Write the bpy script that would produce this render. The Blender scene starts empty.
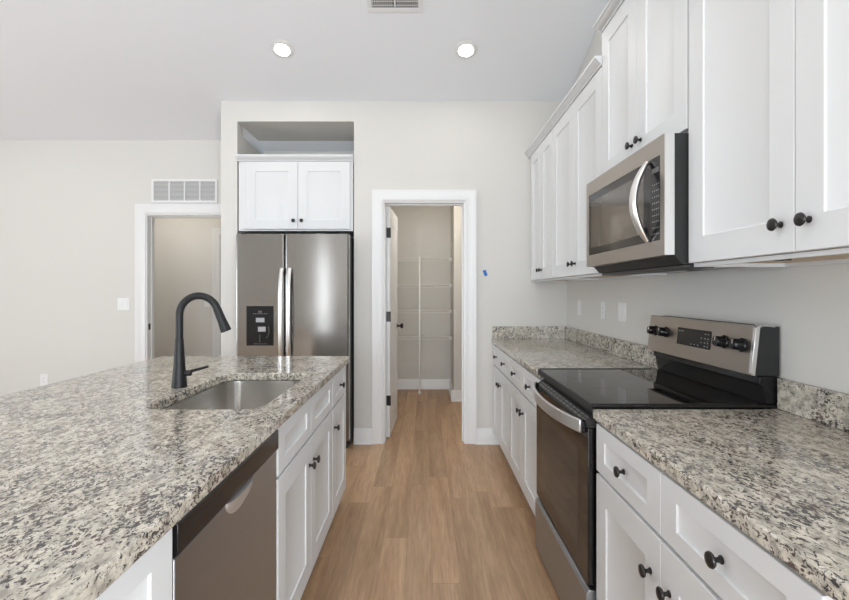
import bpy, bmesh, math, random
from mathutils import Vector, Matrix
random.seed(7)
C = bpy.context.scene.collection
S = bpy.context.scene

# ---------------------------------------------------------------- camera, world, daylight, exposure
cam_d = bpy.data.cameras.new('camera'); cam = bpy.data.objects.new('camera', cam_d); C.objects.link(cam)
cam.location = (0, 0, 1.31); cam.rotation_euler = (math.pi/2, 0, 0)
cam_d.sensor_width = 36; cam_d.lens = 470/849*36; cam_d.shift_y = -8/849; cam_d.clip_start = .02
S.camera = cam
S.view_settings.view_transform = 'Standard'; S.view_settings.look = 'None'
S.view_settings.gamma = 1; S.view_settings.use_curve_mapping = False
S.view_settings.exposure = 0.56
w = bpy.data.worlds.new('daylight'); S.world = w; w.use_nodes = True
w.node_tree.nodes['Background'].inputs[0].default_value = (.80, .90, 1, 1)
w.node_tree.nodes['Background'].inputs[1].default_value = 1.2

def area(name, loc, rot, sx, sy, power, col):
    l = bpy.data.lights.new(name, 'AREA'); l.shape = 'RECTANGLE'; l.size = sx; l.size_y = sy
    l.energy = power; l.color = col
    o = bpy.data.objects.new(name, l); C.objects.link(o); o.location = loc; o.rotation_euler = rot
    return o
XRW = 1.233
DAY = (.86, .93, 1)
# unseen glazed openings in the wall behind the camera, placed and sized for the light: x from, x to, sill, head, light power
RX = [(-6.3, -5.1, .5, 2.4, 12), (-2.60, -2.42, .1, 2.4, 20), (-1.30, -.50, .06, 2.2, 80), (-.30, 1.1, .06, 2.2, 70)]
RY = [(-3.3, -.7, .06, 2.4, 125)]                        # added unseen opening in the right wall, fill light for the island fronts
LY = [(-2.6, -.8, .06, 1.9, 55), (.2, 2.0, .06, 1.9, 60)]    # and in the far left wall
for a, b, c, d, pw in RX: area('daylight_front', ((a+b)/2, -4.2, (c+d)/2), (math.pi/2, 0, 0), b-a, d-c, pw, DAY)
for a, b, c, d, pw in RY: area('added_fill_right', (XRW+.24, (a+b)/2, (c+d)/2), (math.pi/2, 0, math.pi/2), b-a, d-c, pw, DAY)
for a, b, c, d, pw in LY: area('daylight_side', (-6.72, (a+b)/2, (c+d)/2), (math.pi/2, 0, -math.pi/2), b-a, d-c, pw, DAY)

# ---------------------------------------------------------------- materials
def nt(name):
    m = bpy.data.materials.new(name); m.use_nodes = True
    return m, m.node_tree.nodes, m.node_tree.links, m.node_tree.nodes['Principled BSDF']
def mat(name, col, rough=.5, metal=0, spec=.5, emis=0, coat=0, bump=0, bscale=200):
    m, N, L, p = nt(name)
    p.inputs['Base Color'].default_value = (*col, 1); p.inputs['Roughness'].default_value = rough
    p.inputs['Metallic'].default_value = metal; p.inputs['Specular IOR Level'].default_value = spec
    p.inputs['Coat Weight'].default_value = coat
    if emis: p.inputs['Emission Color'].default_value = (*col, 1); p.inputs['Emission Strength'].default_value = emis
    tc = N.new('ShaderNodeTexCoord'); nz = N.new('ShaderNodeTexNoise'); nz.inputs['Scale'].default_value = bscale
    L.new(tc.outputs['Object'], nz.inputs['Vector'])
    if bump:
        b = N.new('ShaderNodeBump'); b.inputs['Strength'].default_value = bump; b.inputs['Distance'].default_value = .002
        L.new(nz.outputs[0], b.inputs['Height']); L.new(b.outputs[0], p.inputs['Normal'])
    return m
def ramp(N, stops, interp='LINEAR'):
    r = N.new('ShaderNodeValToRGB'); r.color_ramp.interpolation = interp
    e = r.color_ramp.elements
    e[0].position, e[0].color = stops[0][0], (*stops[0][1], 1)
    e[1].position, e[1].color = stops[-1][0], (*stops[-1][1], 1)
    for p_, c_ in stops[1:-1]:
        q = e.new(p_); q.color = (*c_, 1)
    return r
def mix(N, L, fac, a, b, typ='MIX'):
    x = N.new('ShaderNodeMix'); x.data_type = 'RGBA'; x.blend_type = typ
    for sock, v in ((x.inputs[0], fac), (x.inputs[6], a), (x.inputs[7], b)):
        if hasattr(v, 'links'): L.new(v, sock)
        elif isinstance(v, (int, float)): sock.default_value = v
        else: sock.default_value = (*v, 1)
    return x.outputs[2]
def mth(N, L, op, a, b=0, c=0):
    x = N.new('ShaderNodeMath'); x.operation = op
    for sock, v in zip(x.inputs, (a, b, c)):
        if hasattr(v, 'links'): L.new(v, sock)
        else: sock.default_value = v
    return x.outputs[0]

def granite():
    m, N, L, p = nt('speckled_granite')
    tc = N.new('ShaderNodeTexCoord')
    mp = N.new('ShaderNodeMapping'); mp.inputs['Rotation'].default_value = (.25, .3, .6); mp.inputs['Scale'].default_value = (1.0, .60, .9)
    L.new(tc.outputs['Object'], mp.inputs['Vector'])
    def noise(sc, det, ro, dist, vec):
        n = N.new('ShaderNodeTexNoise'); n.inputs['Scale'].default_value = sc; n.inputs['Detail'].default_value = det
        n.inputs['Roughness'].default_value = ro; n.inputs['Distortion'].default_value = dist
        L.new(vec, n.inputs['Vector']); return n.outputs[0]
    v = mp.outputs[0]
    base = noise(48, 4, .6, .4, v)
    rb = ramp(N, [(.36, (.31, .285, .245)), (.50, (.57, .525, .44)), (.64, (.72, .67, .575))]); L.new(base, rb.inputs[0])
    grey = noise(150, 3, .6, .5, v)
    rg = ramp(N, [(.50, (0, 0, 0)), (.60, (1, 1, 1))]); L.new(grey, rg.inputs[0])
    c1 = mix(N, L, mth(N, L, 'MULTIPLY', rg.outputs[0], .42), rb.outputs[0], (.30, .285, .27))
    clump = noise(11, 3, .6, .2, v)
    off = mth(N, L, 'MULTIPLY_ADD', clump, .35, -.175)
    fl = mth(N, L, 'ADD', noise(128, 4, .64, .9, v), off)
    rf = ramp(N, [(.534, (0, 0, 0)), (.564, (1, 1, 1))]); L.new(fl, rf.inputs[0])
    hue = noise(12, 2, .5, 0, tc.outputs['Object'])
    rh = ramp(N, [(.48, (.028, .027, .030)), (.64, (.085, .050, .042))]); L.new(hue, rh.inputs[0])
    c2 = mix(N, L, mth(N, L, 'MULTIPLY', rf.outputs[0], .92), c1, rh.outputs[0])
    L.new(c2, p.inputs['Base Color']); p.inputs['Roughness'].default_value = .1
    p.inputs['Specular IOR Level'].default_value = .5
    return m
def wood_floor():
    m, N, L, p = nt('oak_plank_floor')
    tc = N.new('ShaderNodeTexCoord'); sx = N.new('ShaderNodeSeparateXYZ'); L.new(tc.outputs['Object'], sx.inputs[0])
    PW, PL = .127, 1.22
    u = mth(N, L, 'DIVIDE', mth(N, L, 'ADD', sx.outputs[0], 20.03), PW); row = mth(N, L, 'FLOOR', u)
    wn = N.new('ShaderNodeTexWhiteNoise'); wn.noise_dimensions = '1D'; L.new(row, wn.inputs['W'])
    v = mth(N, L, 'ADD', mth(N, L, 'DIVIDE', mth(N, L, 'ADD', sx.outputs[1], 20), PL), wn.outputs[0]); pl = mth(N, L, 'FLOOR', v)
    wid = N.new('ShaderNodeTexWhiteNoise'); wid.noise_dimensions = '2D'
    cb = N.new('ShaderNodeCombineXYZ'); L.new(row, cb.inputs[0]); L.new(pl, cb.inputs[1]); L.new(cb.outputs[0], wid.inputs['Vector'])
    cc = N.new('ShaderNodeCombineXYZ')
    L.new(mth(N, L, 'MULTIPLY_ADD', wid.outputs[0], 31.7, sx.outputs[0]), cc.inputs[0])
    L.new(mth(N, L, 'MULTIPLY_ADD', wid.outputs[0], 17.3, mth(N, L, 'MULTIPLY', sx.outputs[1], .07)), cc.inputs[1])
    def nz(sc, det, dist):
        n = N.new('ShaderNodeTexNoise'); n.inputs['Scale'].default_value = sc; n.inputs['Detail'].default_value = det
        n.inputs['Distortion'].default_value = dist; n.inputs['Roughness'].default_value = .6
        L.new(cc.outputs[0], n.inputs['Vector']); return n.outputs[0]
    g1 = nz(9, 4, .8); g2 = nz(75, 3, .3)
    r1 = ramp(N, [(.30, (.36, .22, .12)), (.52, (.48, .305, .18)), (.72, (.58, .39, .24))]); L.new(g1, r1.inputs[0])
    r2 = ramp(N, [(.35, (.80, .79, .78)), (.6, (1, 1, 1))]); L.new(g2, r2.inputs[0])
    c = mix(N, L, 1.0, r1.outputs[0], r2.outputs[0], 'MULTIPLY')
    tone = ramp(N, [(0, (.84, .83, .82)), (1, (1.14, 1.13, 1.11))]); L.new(wid.outputs[0], tone.inputs[0])
    c = mix(N, L, 1.0, c, tone.outputs[0], 'MULTIPLY')
    fu = mth(N, L, 'ABSOLUTE', mth(N, L, 'SUBTRACT', mth(N, L, 'FRACT', u), .5)); fv = mth(N, L, 'ABSOLUTE', mth(N, L, 'SUBTRACT', mth(N, L, 'FRACT', v), .5))
    gap = mth(N, L, 'MAXIMUM', mth(N, L, 'GREATER_THAN', fu, .4935), mth(N, L, 'GREATER_THAN', fv, .4985))
    c = mix(N, L, mth(N, L, 'MULTIPLY', gap, .45), c, (.12, .075, .045))
    L.new(c, p.inputs['Base Color']); p.inputs['Roughness'].default_value = .42
    b = N.new('ShaderNodeBump'); b.inputs['Strength'].default_value = .08; b.inputs['Distance'].default_value = .001
    L.new(g2, b.inputs['Height']); L.new(b.outputs[0], p.inputs['Normal'])
    return m
def steel(name, col, rough=.27, axis=0, aniso=.75):
    m, N, L, p = nt(name)
    tc = N.new('ShaderNodeTexCoord'); mp = N.new('ShaderNodeMapping')
    sc = [600, 600, 600]; sc[axis] = 4
    mp.inputs['Scale'].default_value = sc; L.new(tc.outputs['Object'], mp.inputs['Vector'])
    n = N.new('ShaderNodeTexNoise'); n.inputs['Scale'].default_value = 1; n.inputs['Detail'].default_value = 2; L.new(mp.outputs[0], n.inputs['Vector'])
    r = ramp(N, [(.3, tuple(x*.95 for x in col)), (.7, tuple(min(1, x*1.05) for x in col))]); L.new(n.outputs[0], r.inputs[0])
    L.new(r.outputs[0], p.inputs['Base Color'])
    rr = N.new('ShaderNodeMapRange'); rr.inputs[3].default_value = rough*.85; rr.inputs[4].default_value = rough*1.15
    L.new(n.outputs[0], rr.inputs[0]); L.new(rr.outputs[0], p.inputs['Roughness'])
    p.inputs['Metallic'].default_value = 1
    tg = N.new('ShaderNodeTangent'); tg.direction_type = 'RADIAL'; tg.axis = 'Z'; L.new(tg.outputs[0], p.inputs['Tangent'])
    p.inputs['Anisotropic'].default_value = aniso; p.inputs['Anisotropic Rotation'].default_value = .25
    return m
def raw_wood():
    m, N, L, p = nt('raw_birch')
    tc = N.new('ShaderNodeTexCoord'); mp = N.new('ShaderNodeMapping'); mp.inputs['Scale'].default_value = (40, 4, 40); L.new(tc.outputs['Object'], mp.inputs['Vector'])
    n = N.new('ShaderNodeTexNoise'); n.inputs['Scale'].default_value = 1.5; n.inputs['Detail'].default_value = 4; L.new(mp.outputs[0], n.inputs['Vector'])
    r = ramp(N, [(.3, (.50, .36, .23)), (.7, (.68, .52, .36))]); L.new(n.outputs[0], r.inputs[0]); L.new(r.outputs[0], p.inputs['Base Color'])
    return m
def pane_mat():
    m, N, L, p = nt('clear_window_glass')
    t = N.new('ShaderNodeBsdfTransparent'); g = N.new('ShaderNodeBsdfGlossy'); g.inputs['Roughness'].default_value = .01
    x = N.new('ShaderNodeMixShader'); x.inputs[0].default_value = .06
    L.new(t.outputs[0], x.inputs[1]); L.new(g.outputs[0], x.inputs[2]); L.new(x.outputs[0], N['Material Output'].inputs['Surface'])
    return m
M = dict(
    wall=mat('greige_wall_paint', (.68, .665, .63), .75, bump=.05, bscale=350),
    ceil=mat('ceiling_paint', (.83, .85, .88), .8, bump=.05, bscale=300),
    trim=mat('white_trim_paint', (.78, .78, .775), .35),
    cab=mat('white_cabinet_paint', (.725, .735, .74), .45),
    granite=granite(), floor=wood_floor(),
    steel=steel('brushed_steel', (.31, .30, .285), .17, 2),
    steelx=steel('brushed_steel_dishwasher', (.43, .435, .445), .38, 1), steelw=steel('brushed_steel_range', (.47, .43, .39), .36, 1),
    bright=steel('polished_handle_steel', (.80, .79, .78), .30, 2, 0),
    sink=steel('sink_steel', (.66, .64, .61), .24, 1, .3),
    side=mat('dark_grey_enamel', (.024, .024, .024), .5, spec=.3),
    cast=mat('grey_cast_underside', (.045, .044, .042), .5),
    glass=mat('black_ceramic_glass', (.012, .011, .011), .04, spec=.45),
    oven=mat('oven_window_glass', (.040, .040, .040), .05, spec=.35),
    microglass=mat('microwave_window_glass', (.10, .085, .07), .06, spec=.9),
    black=mat('matte_black_metal', (.012, .012, .013), .42, spec=.35),
    bronze=mat('dark_bronze_knob', (.022, .020, .019), .3, metal=.3),
    blackgloss=mat('glossy_black_plastic', (.010, .010, .011), .16, spec=.35),
    raw=raw_wood(),
    plastic=mat('white_plastic', (.80, .80, .79), .3),
    wire=mat('white_coated_wire', (.80, .79, .77), .35),
    lens=mat('lit_lens', (1, .985, .95), .5, emis=14),
    ventgrey=mat('vent_grey', (.13, .13, .13), .5), satin=mat('satin_steel', (.62, .61, .60), .45, metal=.8),
    tape=mat('blue_painters_tape', (.03, .16, .50), .7),
    marks=mat('pale_panel_print', (.55, .55, .56), .5),
    greypad=mat('grey_dispenser_pad', (.42, .43, .44), .35),
    ducts=mat('grey_duct_interior', (.30, .30, .30), .8),
    outside=mat('patio_concrete', (.45, .45, .43), .9),
    pane=pane_mat(),
)

# ---------------------------------------------------------------- mesh helpers
ORG = {}
class MB:
    def __init__(s): s.bm = bmesh.new()
    def quad(s, pts, smooth=False):
        f = s.bm.faces.new([s.bm.verts.new(p) for p in pts]); f.smooth = smooth; return f
    def box(s, x0, x1, y0, y1, z0, z1):
        v = [s.bm.verts.new((x, y, z)) for x in (x0, x1) for y in (y0, y1) for z in (z0, z1)]
        for q in ((0,1,3,2), (4,6,7,5), (0,4,5,1), (2,3,7,6), (0,2,6,4), (1,5,7,3)): s.bm.faces.new([v[i] for i in q])
        return s
    def fbox(s, F, u0, u1, v0, v1, n0, n1):
        v = [s.bm.verts.new(F(u, vv, n)) for u in (u0, u1) for vv in (v0, v1) for n in (n0, n1)]
        for q in ((0,1,3,2), (4,6,7,5), (0,4,5,1), (2,3,7,6), (0,2,6,4), (1,5,7,3)): s.bm.faces.new([v[i] for i in q])
        return s
    def prism(s, pts, lift0, lift1, smooth=False):      # pts 2D, lift(p)->3D at both ends
        a = [s.bm.verts.new(lift0(p)) for p in pts]; b = [s.bm.verts.new(lift1(p)) for p in pts]
        n = len(pts); s.bm.faces.new(a); s.bm.faces.new(b[::-1])
        for i in range(n):
            f = s.bm.faces.new([a[i], a[(i+1) % n], b[(i+1) % n], b[i]]); f.smooth = smooth
        return s
    def sweep(s, path, a, b=None, up=(0, 0, 1), seg=12, rect=False, cap=True):
        path = [Vector(p) for p in path]; n = len(path); rings = []; up = Vector(up)
        for i, p in enumerate(path):
            t = (path[min(i+1, n-1)] - path[max(i-1, 0)]).normalized()
            x = up.cross(t)
            if x.length < 1e-4: x = Vector((1, 0, 0)).cross(t)
            x.normalize(); y = t.cross(x)
            ra = a[i] if isinstance(a, (list, tuple)) else a
            rb = ra if b is None else (b[i] if isinstance(b, (list, tuple)) else b)
            if rect: offs = [(-1, -1), (1, -1), (1, 1), (-1, 1)]
            else: offs = [(math.cos(2*math.pi*k/seg), math.sin(2*math.pi*k/seg)) for k in range(seg)]
            rings.append([s.bm.verts.new(p + x*ra*c + y*rb*d) for c, d in offs])
        m = len(rings[0])
        for r0, r1 in zip(rings, rings[1:]):
            for k in range(m):
                f = s.bm.faces.new([r0[k], r0[(k+1) % m], r1[(k+1) % m], r1[k]]); f.smooth = not rect
        if cap: s.bm.faces.new(rings[0][::-1]); s.bm.faces.new(rings[-1])
        return s
    def lathe(s, o, axis, prof, seg=16):                 # prof: (distance along axis, radius)
        o = Vector(o); ax = Vector(axis).normalized()
        x = ax.orthogonal().normalized(); y = ax.cross(x); rings = []
        for d, r in prof:
            rings.append([s.bm.verts.new(o + ax*d + (x*math.cos(2*math.pi*k/seg) + y*math.sin(2*math.pi*k/seg))*r) for k in range(seg)])
        for r0, r1 in zip(rings, rings[1:]):
            for k in range(seg):
                f = s.bm.faces.new([r0[k], r0[(k+1) % seg], r1[(k+1) % seg], r1[k]]); f.smooth = True
        s.bm.faces.new(rings[0][::-1]); s.bm.faces.new(rings[-1]); return s
    def build(s, name, m, parent=None, bevel=0, sharp=35, seg=2, loc=None):
        org = ORG[parent.name] if parent else Vector(loc) if loc else None
        if org is None:
            co = [v.co for v in s.bm.verts]
            org = Vector(((min(c.x for c in co)+max(c.x for c in co))/2, (min(c.y for c in co)+max(c.y for c in co))/2, min(c.z for c in co)))
        for v in s.bm.verts: v.co -= org
        bmesh.ops.recalc_face_normals(s.bm, faces=s.bm.faces)
        me = bpy.data.meshes.new(name); s.bm.to_mesh(me); s.bm.free(); me.materials.append(m)
        me.set_sharp_from_angle(angle=math.radians(sharp))
        o = bpy.data.objects.new(name, me); C.objects.link(o); ORG[o.name] = org
        if parent: o.parent = parent
        else: o.location = org
        if bevel:
            bv = o.modifiers.new('bevel', 'BEVEL'); bv.width = bevel; bv.segments = seg; bv.limit_method = 'ANGLE'; bv.angle_limit = math.radians(40)
        return o
def thing(name, label, cat, loc, group=None):
    o = bpy.data.objects.new(name, None); C.objects.link(o); o.empty_display_size = .05
    o.location = loc; o['label'] = label; o['category'] = cat; ORG[o.name] = Vector(loc)
    if group: o['group'] = group
    return o
def tag(o, label, cat, group=None):
    o['label'] = label; o['category'] = cat
    if group: o['group'] = group
    return o
def struct(o): o['kind'] = 'structure'; return o
def frame(o, u, v, n):
    o, u, v, n = map(Vector, (o, u, v, n))
    return lambda a, b, c=0: o + u*a + v*b + n*c
FR = lambda x: frame((x, 0, 0), (0, 1, 0), (0, 0, 1), (-1, 0, 0))   # faces the aisle from the right
FL = lambda x: frame((x, 0, 0), (0, 1, 0), (0, 0, 1), (1, 0, 0))    # island fronts
FB = lambda y: frame((0, y, 0), (1, 0, 0), (0, 0, 1), (0, -1, 0))   # on walls that face the camera

# ---------------------------------------------------------------- the room shell
YB, YL, YR = 4.065, 4.58, -4.0          # kitchen back wall, left part of back wall, wall behind camera
XR, XL = 1.233, -6.5
RIDGE = -.1
def ceil_h(y): return 2.96 - (y-YB)/3 if y >= RIDGE else ceil_h(RIDGE) - (RIDGE-y)/3
T = .12
def wall_y(mb, y0, y1, x0, x1, ztop, holes):
    xs = x0
    for a, b, z0, z1 in sorted(holes):
        mb.box(xs, a, y0, y1, 0, ztop)
        if z0 > 0: mb.box(a, b, y0, y1, 0, z0)
        mb.box(a, b, y0, y1, z1, ztop); xs = b
    mb.box(xs, x1, y0, y1, 0, ztop)
struct(MB().box(XL-.2, XR+.2, YR-.2, 6.6, -.08, 0).build('floor', M['floor'], loc=(0, 0, 0)))
m = MB(); prof = [(YR-.2, ceil_h(YR)-.067), (RIDGE, ceil_h(RIDGE)), (4.8, ceil_h(4.8)), (4.8, ceil_h(4.8)+.12), (RIDGE, ceil_h(RIDGE)+.12), (YR-.2, ceil_h(YR)+.06)]
m.prism(prof, lambda p: (XL-.15, p[0], p[1]), lambda p: (XR+.15, p[0], p[1])); struct(m.build('ceiling', M['ceil']))
m = MB(); wall_y(m, YB, YB+T, -1.76, XR, ceil_h(YB)+.002, [(-1.62, -.61, 0, 2.785), (-.362, .357, 0, 2.10)])
struct(m.build('wall_back', M['wall']))
m = MB(); m.box(-1.76, -1.62, YB+T, 4.87, 0, ceil_h(4.87)-.001); m.box(-.61, -.49, YB+T, 4.87, 0, 2.9); m.box(-1.62, -.61, 4.75, 4.87, 0, 2.9); m.box(-1.62, -.61, YB+T, 4.75, 2.785, 2.9)
struct(m.build('wall_fridge_niche', M['wall']))
m = MB(); wall_y(m, YL, YL+T, XL, -1.76, ceil_h(YL)+.002, [(-2.72, -1.88, 0, 2.075)])
struct(m.build('wall_back_left', M['wall']))
m = MB(); a, b, c, d, pw = RY[0]
m.box(XR, XR+T, YR, a, 0, 2.4); m.box(XR, XR+T, a, b, 0, c); m.box(XR, XR+T, b, 6.47, 0, 2.4)
m.prism([(YR, 2.4), (6.47, 2.4), (4.8, 2.71), (RIDGE, ceil_h(RIDGE)-.001), (YR, ceil_h(YR)-.001)], lambda p: (XR, p[0], p[1]), lambda p: (XR+T, p[0], p[1]))
struct(m.build('wall_right', M['wall']))
m = MB(); wall_y(m, YR-T, YR, XL, XR, ceil_h(YR)-.03, [q[:4] for q in RX]); struct(m.build('wall_front', M['wall']))
m = MB(); y = YR
for a, b, c, d, pw in LY:
    m.box(XL-T, XL, y, a, 0, 2.6); m.box(XL-T, XL, a, b, 0, .5); m.box(XL-T, XL, a, b, 2.4, 2.6); y = b
m.box(XL-T, XL, y, YL, 0, 2.6)
m.prism([(YR, 2.6), (YL, 2.6), (YL, ceil_h(YL)-.001), (RIDGE, ceil_h(RIDGE)-.001), (YR, ceil_h(YR)-.001)], lambda p: (XL-T, p[0], p[1]), lambda p: (XL, p[0], p[1]))
struct(m.build('wall_left', M['wall']))
# pantry and hall shells
m = MB(); m.box(-.61, -.49, 4.87, 6.47, 0, 2.6); struct(m.build('wall_pantry_left', M['wall']))
m = MB(); m.box(-.49, XR, 6.35, 6.47, 0, 2.6); struct(m.build('wall_pantry_back', M['wall']))
m = MB(); m.box(.352, XR, 5.65, 6.35, 0, 2.6); struct(m.build('wall_pantry_chase', M['wall']))
struct(MB().box(-.61, XR, YB+T+.001, 6.47, 2.6, 2.68).build('ceiling_pantry', M['ceil']))
m = MB(); wall_y(m, 6.2, 6.32, -4.2, -1.2, 2.6, [(-2.70, -1.90, 0, 2.06)]); struct(m.build('wall_hall_back', M['wall']))
struct(MB().box(-4.32, -4.2, YL+T, 6.32, 0, 2.6).build('wall_hall_left', M['wall']))
struct(MB().box(-1.2, -1.08, 4.87, 6.32, 0, 2.6).build('wall_hall_right', M['wall']))
struct(MB().box(-4.32, -1.76, YL+T+.001, 6.32, 2.6, 2.68).box(-1.76, -1.08, 4.875, 6.32, 2.6, 2.68).build('ceiling_hall', M['ceil']))

def casing(n, x0, x1, ztop, y, w=.097, floor=0, depth=T):    # moulded casing and jamb round an opening facing the camera
    m = MB(); r = .006
    prof = [(0, 0), (0, .010), (.012, .016), (.03, .012), (.06, .015), (.078, .021), (.092, .021), (.092, 0)]
    pr = [(p*w/.092, q) for p, q in prof]
    a = x0+r; b = x1-r; zt = ztop-r
    loops = []
    for d, q in pr:
        loops.append([Vector((a-d, y-q, floor)), Vector((a-d, y-q, zt+d)), Vector((b+d, y-q, zt+d)), Vector((b+d, y-q, floor))])
    k = len(loops)
    for i in range(k):
        A, B = loops[i], loops[(i+1) % k]
        for j in range(3): m.quad([A[j], A[j+1], B[j+1], B[j]])
    for j in (0, 3): m.quad([L_[j] for L_ in loops])
    bmesh.ops.remove_doubles(m.bm, verts=m.bm.verts, dist=1e-5)
    j = .018
    m.box(x0, x0+j, y, y+depth, 0, ztop); m.box(x1-j, x1, y, y+depth, 0, ztop); m.box(x0+j, x1-j, y, y+depth, ztop-j, ztop)
    s0 = y+depth*.55
    m.box(x0+j, x0+j+.006, s0, s0+.035, 0, ztop-j); m.box(x1-j-.01, x1-j, s0, s0+.035, 0, ztop-j); m.box(x0+j+.01, x1-j-.01, s0, s0+.035, ztop-j-.01, ztop-j)
    return struct(m.build('trim_%d' % n, M['trim']))
casing(1, -.362, .357, 2.10, YB)
casing(2, -2.72, -1.88, 2.075, YL)
casing(3, -2.70, -1.90, 2.06, 6.2)
BP = [(0, 0), (.016, 0), (.016, .095), (.011, .108), (.011, .122), (.006, .133), (0, .133)]
def baseboard(name, p0, p1, n):
    p0, p1, n = Vector((*p0, 0)), Vector((*p1, 0)), Vector((*n, 0))
    m = MB(); m.prism(BP, lambda p: p0 + n*p[0] + Vector((0, 0, p[1])), lambda p: p1 + n*p[0] + Vector((0, 0, p[1])))
    SH = [(.016, 0), (.030, 0), (.028, .010), (.022, .017), (.016, .019)]
    m.prism(SH, lambda p: p0 + n*p[0] + Vector((0, 0, p[1])), lambda p: p1 + n*p[0] + Vector((0, 0, p[1])))
    return struct(m.build(name, M['trim']))
baseboard('baseboard_back', (-.61, YB), (-.454, YB), (0, -1)); baseboard('baseboard_back', (.449, YB), (.655, YB), (0, -1))
baseboard('baseboard_back_left', (XL, YL), (-2.812, YL), (0, -1))
baseboard('baseboard_left', (XL, YR), (XL, YL), (1, 0))
baseboard('baseboard_pantry_back', (-.49, 6.35), (.352, 6.35), (0, -1))
baseboard('baseboard_pantry_chase', (.322, 5.65), (XR, 5.65), (0, -1))
baseboard('baseboard_pantry_side', (.352, 6.35), (.352, 5.65), (-1, 0))
baseboard('baseboard_pantry_left', (-.49, 4.87), (-.49, 6.35), (1, 0))
baseboard('baseboard_hall_back', (-4.2, 6.2), (-2.79, 6.2), (0, -1))
baseboard('baseboard_front', (XL, YR), (XR, YR), (0, 1))
# glazing behind the camera, in the far left wall and in the added right-wall opening
wn = 1
for side, rows in (('x', RX), ('y', LY), ('r', RY)):
    for a, b, c, d, pw in rows:
        m = MB(); bx = (lambda p, q, z0, z1, t0=-.10, t1=-.03, mb=m: mb.box(p, q, YR+t0, YR+t1, z0, z1)) if side == 'x' else (lambda p, q, z0, z1, t0=-.10, t1=-.03, mb=m: mb.box(XR-t1, XR-t0, p, q, z0, z1)) if side == 'r' else (lambda p, q, z0, z1, t0=-.10, t1=-.03, mb=m: mb.box(XL+t0, XL+t1, p, q, z0, z1))
        bx(a, a+.05, c, d); bx(b-.05, b, c, d); bx(a+.05, b-.05, c, c+.05); bx(a+.05, b-.05, d-.05, d)
        if b-a > 1: bx((a+b)/2-.02, (a+b)/2+.02, c+.05, d-.05)
        if 1 < b-a < 2: bx(a+.05, (a+b)/2-.02, 1.43, 1.47); bx((a+b)/2+.02, b-.05, 1.43, 1.47)
        f = struct(m.build('window_%d' % wn, M['trim'])); wn += 1
        m2 = MB(); bx(a+.05, b-.05, c+.05, d-.05, -.067, -.063, m2); m2.build('pane', M['pane'], f)

# ---------------------------------------------------------------- panels, knobs and cabinets
def panel_mb(F, u0, u1, v0, v1, n0, t=.02, st=.082, rl=None, rec=.0065, bev=.006, mb=None):
    """shaker front: flat frame, small slope, recessed panel"""
    m = mb or MB(); rl = rl or st; n1 = n0+t
    def loop(du, dv, n): return [m.bm.verts.new(F(*p, n)) for p in ((u0+du, v0+dv), (u1-du, v0+dv), (u1-du, v1-dv), (u0+du, v1-dv))]
    L_ = [loop(0, 0, n0), loop(0, 0, n1-.0015), loop(.0015, .0015, n1), loop(st, rl, n1), loop(st+.002, rl+.002, n1-rec*.7), loop(st+bev, rl+bev, n1-rec)]
    for A, B in zip(L_, L_[1:]):
        for i in range(4): m.bm.faces.new([A[i], A[(i+1) % 4], B[(i+1) % 4], B[i]])
    m.bm.faces.new(L_[0][::-1]); m.bm.faces.new(L_[-1])
    return m
KN = [(0, .0085), (.0025, .0085), (.005, .0055), (.012, .0048), (.016, .0075), (.019, .0145), (.0225, .0165), (.026, .0150), (.0285, .008), (.029, .001)]
def knob(F, u, v, n, parent):
    o = F(u, v, n); ax = F(u, v, n+1) - o
    return MB().lathe(o, ax, KN, 20).build('knob', M['bronze'], parent)
def front(kind, F, u0, u1, v0, v1, n0, root, kn=None, st=.082, rl=None):
    g = .0015
    d = panel_mb(F, u0+g, u1-g, v0+g, v1-g, n0, st=st, rl=rl).build(kind, M['cab'], root)
    if kn: knob(F, kn[0], kn[1], n0+.02, d)
    return d
def carcass(F, u0, u1, v0, v1, n0, root, top=True, mids=(), rails=(), bottom_mat=None, solid_back=True, frame_w=.075):
    """hollow box behind the doors: n0 = back, 0 = frame front"""
    m = MB(); t = .016
    m.fbox(F, u0, u0+t, v0, v1, n0, 0); m.fbox(F, u1-t, u1, v0, v1, n0, 0)
    m.fbox(F, u0+t, u1-t, v0, v1, n0, n0+.01)
    if top: m.fbox(F, u0+t, u1-t, v1-t, v1, n0+.01, 0)
    if bottom_mat is None: m.fbox(F, u0+t, u1-t, v0, v0+t, n0+.01, 0)
    m.fbox(F, u0+t, u0+frame_w, v0+t, v1-t, -.018, 0); m.fbox(F, u1-frame_w, u1-t, v0+t, v1-t, -.018, 0)
    m.fbox(F, u0+frame_w, u1-frame_w, v0+t, v0+.038, -.018, 0)
    m.fbox(F, u0+frame_w, u1-frame_w, v1-.038, v1 if not top else v1-t, -.018, 0)
    for q in mids: m.fbox(F, q-.02, q+.02, v0+.038, v1-.038, -.018, 0)
    for q in rails: m.fbox(F, u0+frame_w, u1-frame_w, q-.018, q+.018, -.0182, -.0002)
    b = m.build('body', M['cab'], root)
    if bottom_mat is not None:
        MB().fbox(F, u0+t, u1-t, v0+.012, v0+.012+t, n0+.01, -.018).fbox(F, u0+t, u1-t, v0, v0+.0115, -.0182, -.0181).build('bottom_panel', bottom_mat, root)
        MB().fbox(F, u0+t, u1-t, v0, v0+.0115, -.018, -.0001).build('bottom_rail', M['cab'], root)
    return b
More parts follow.
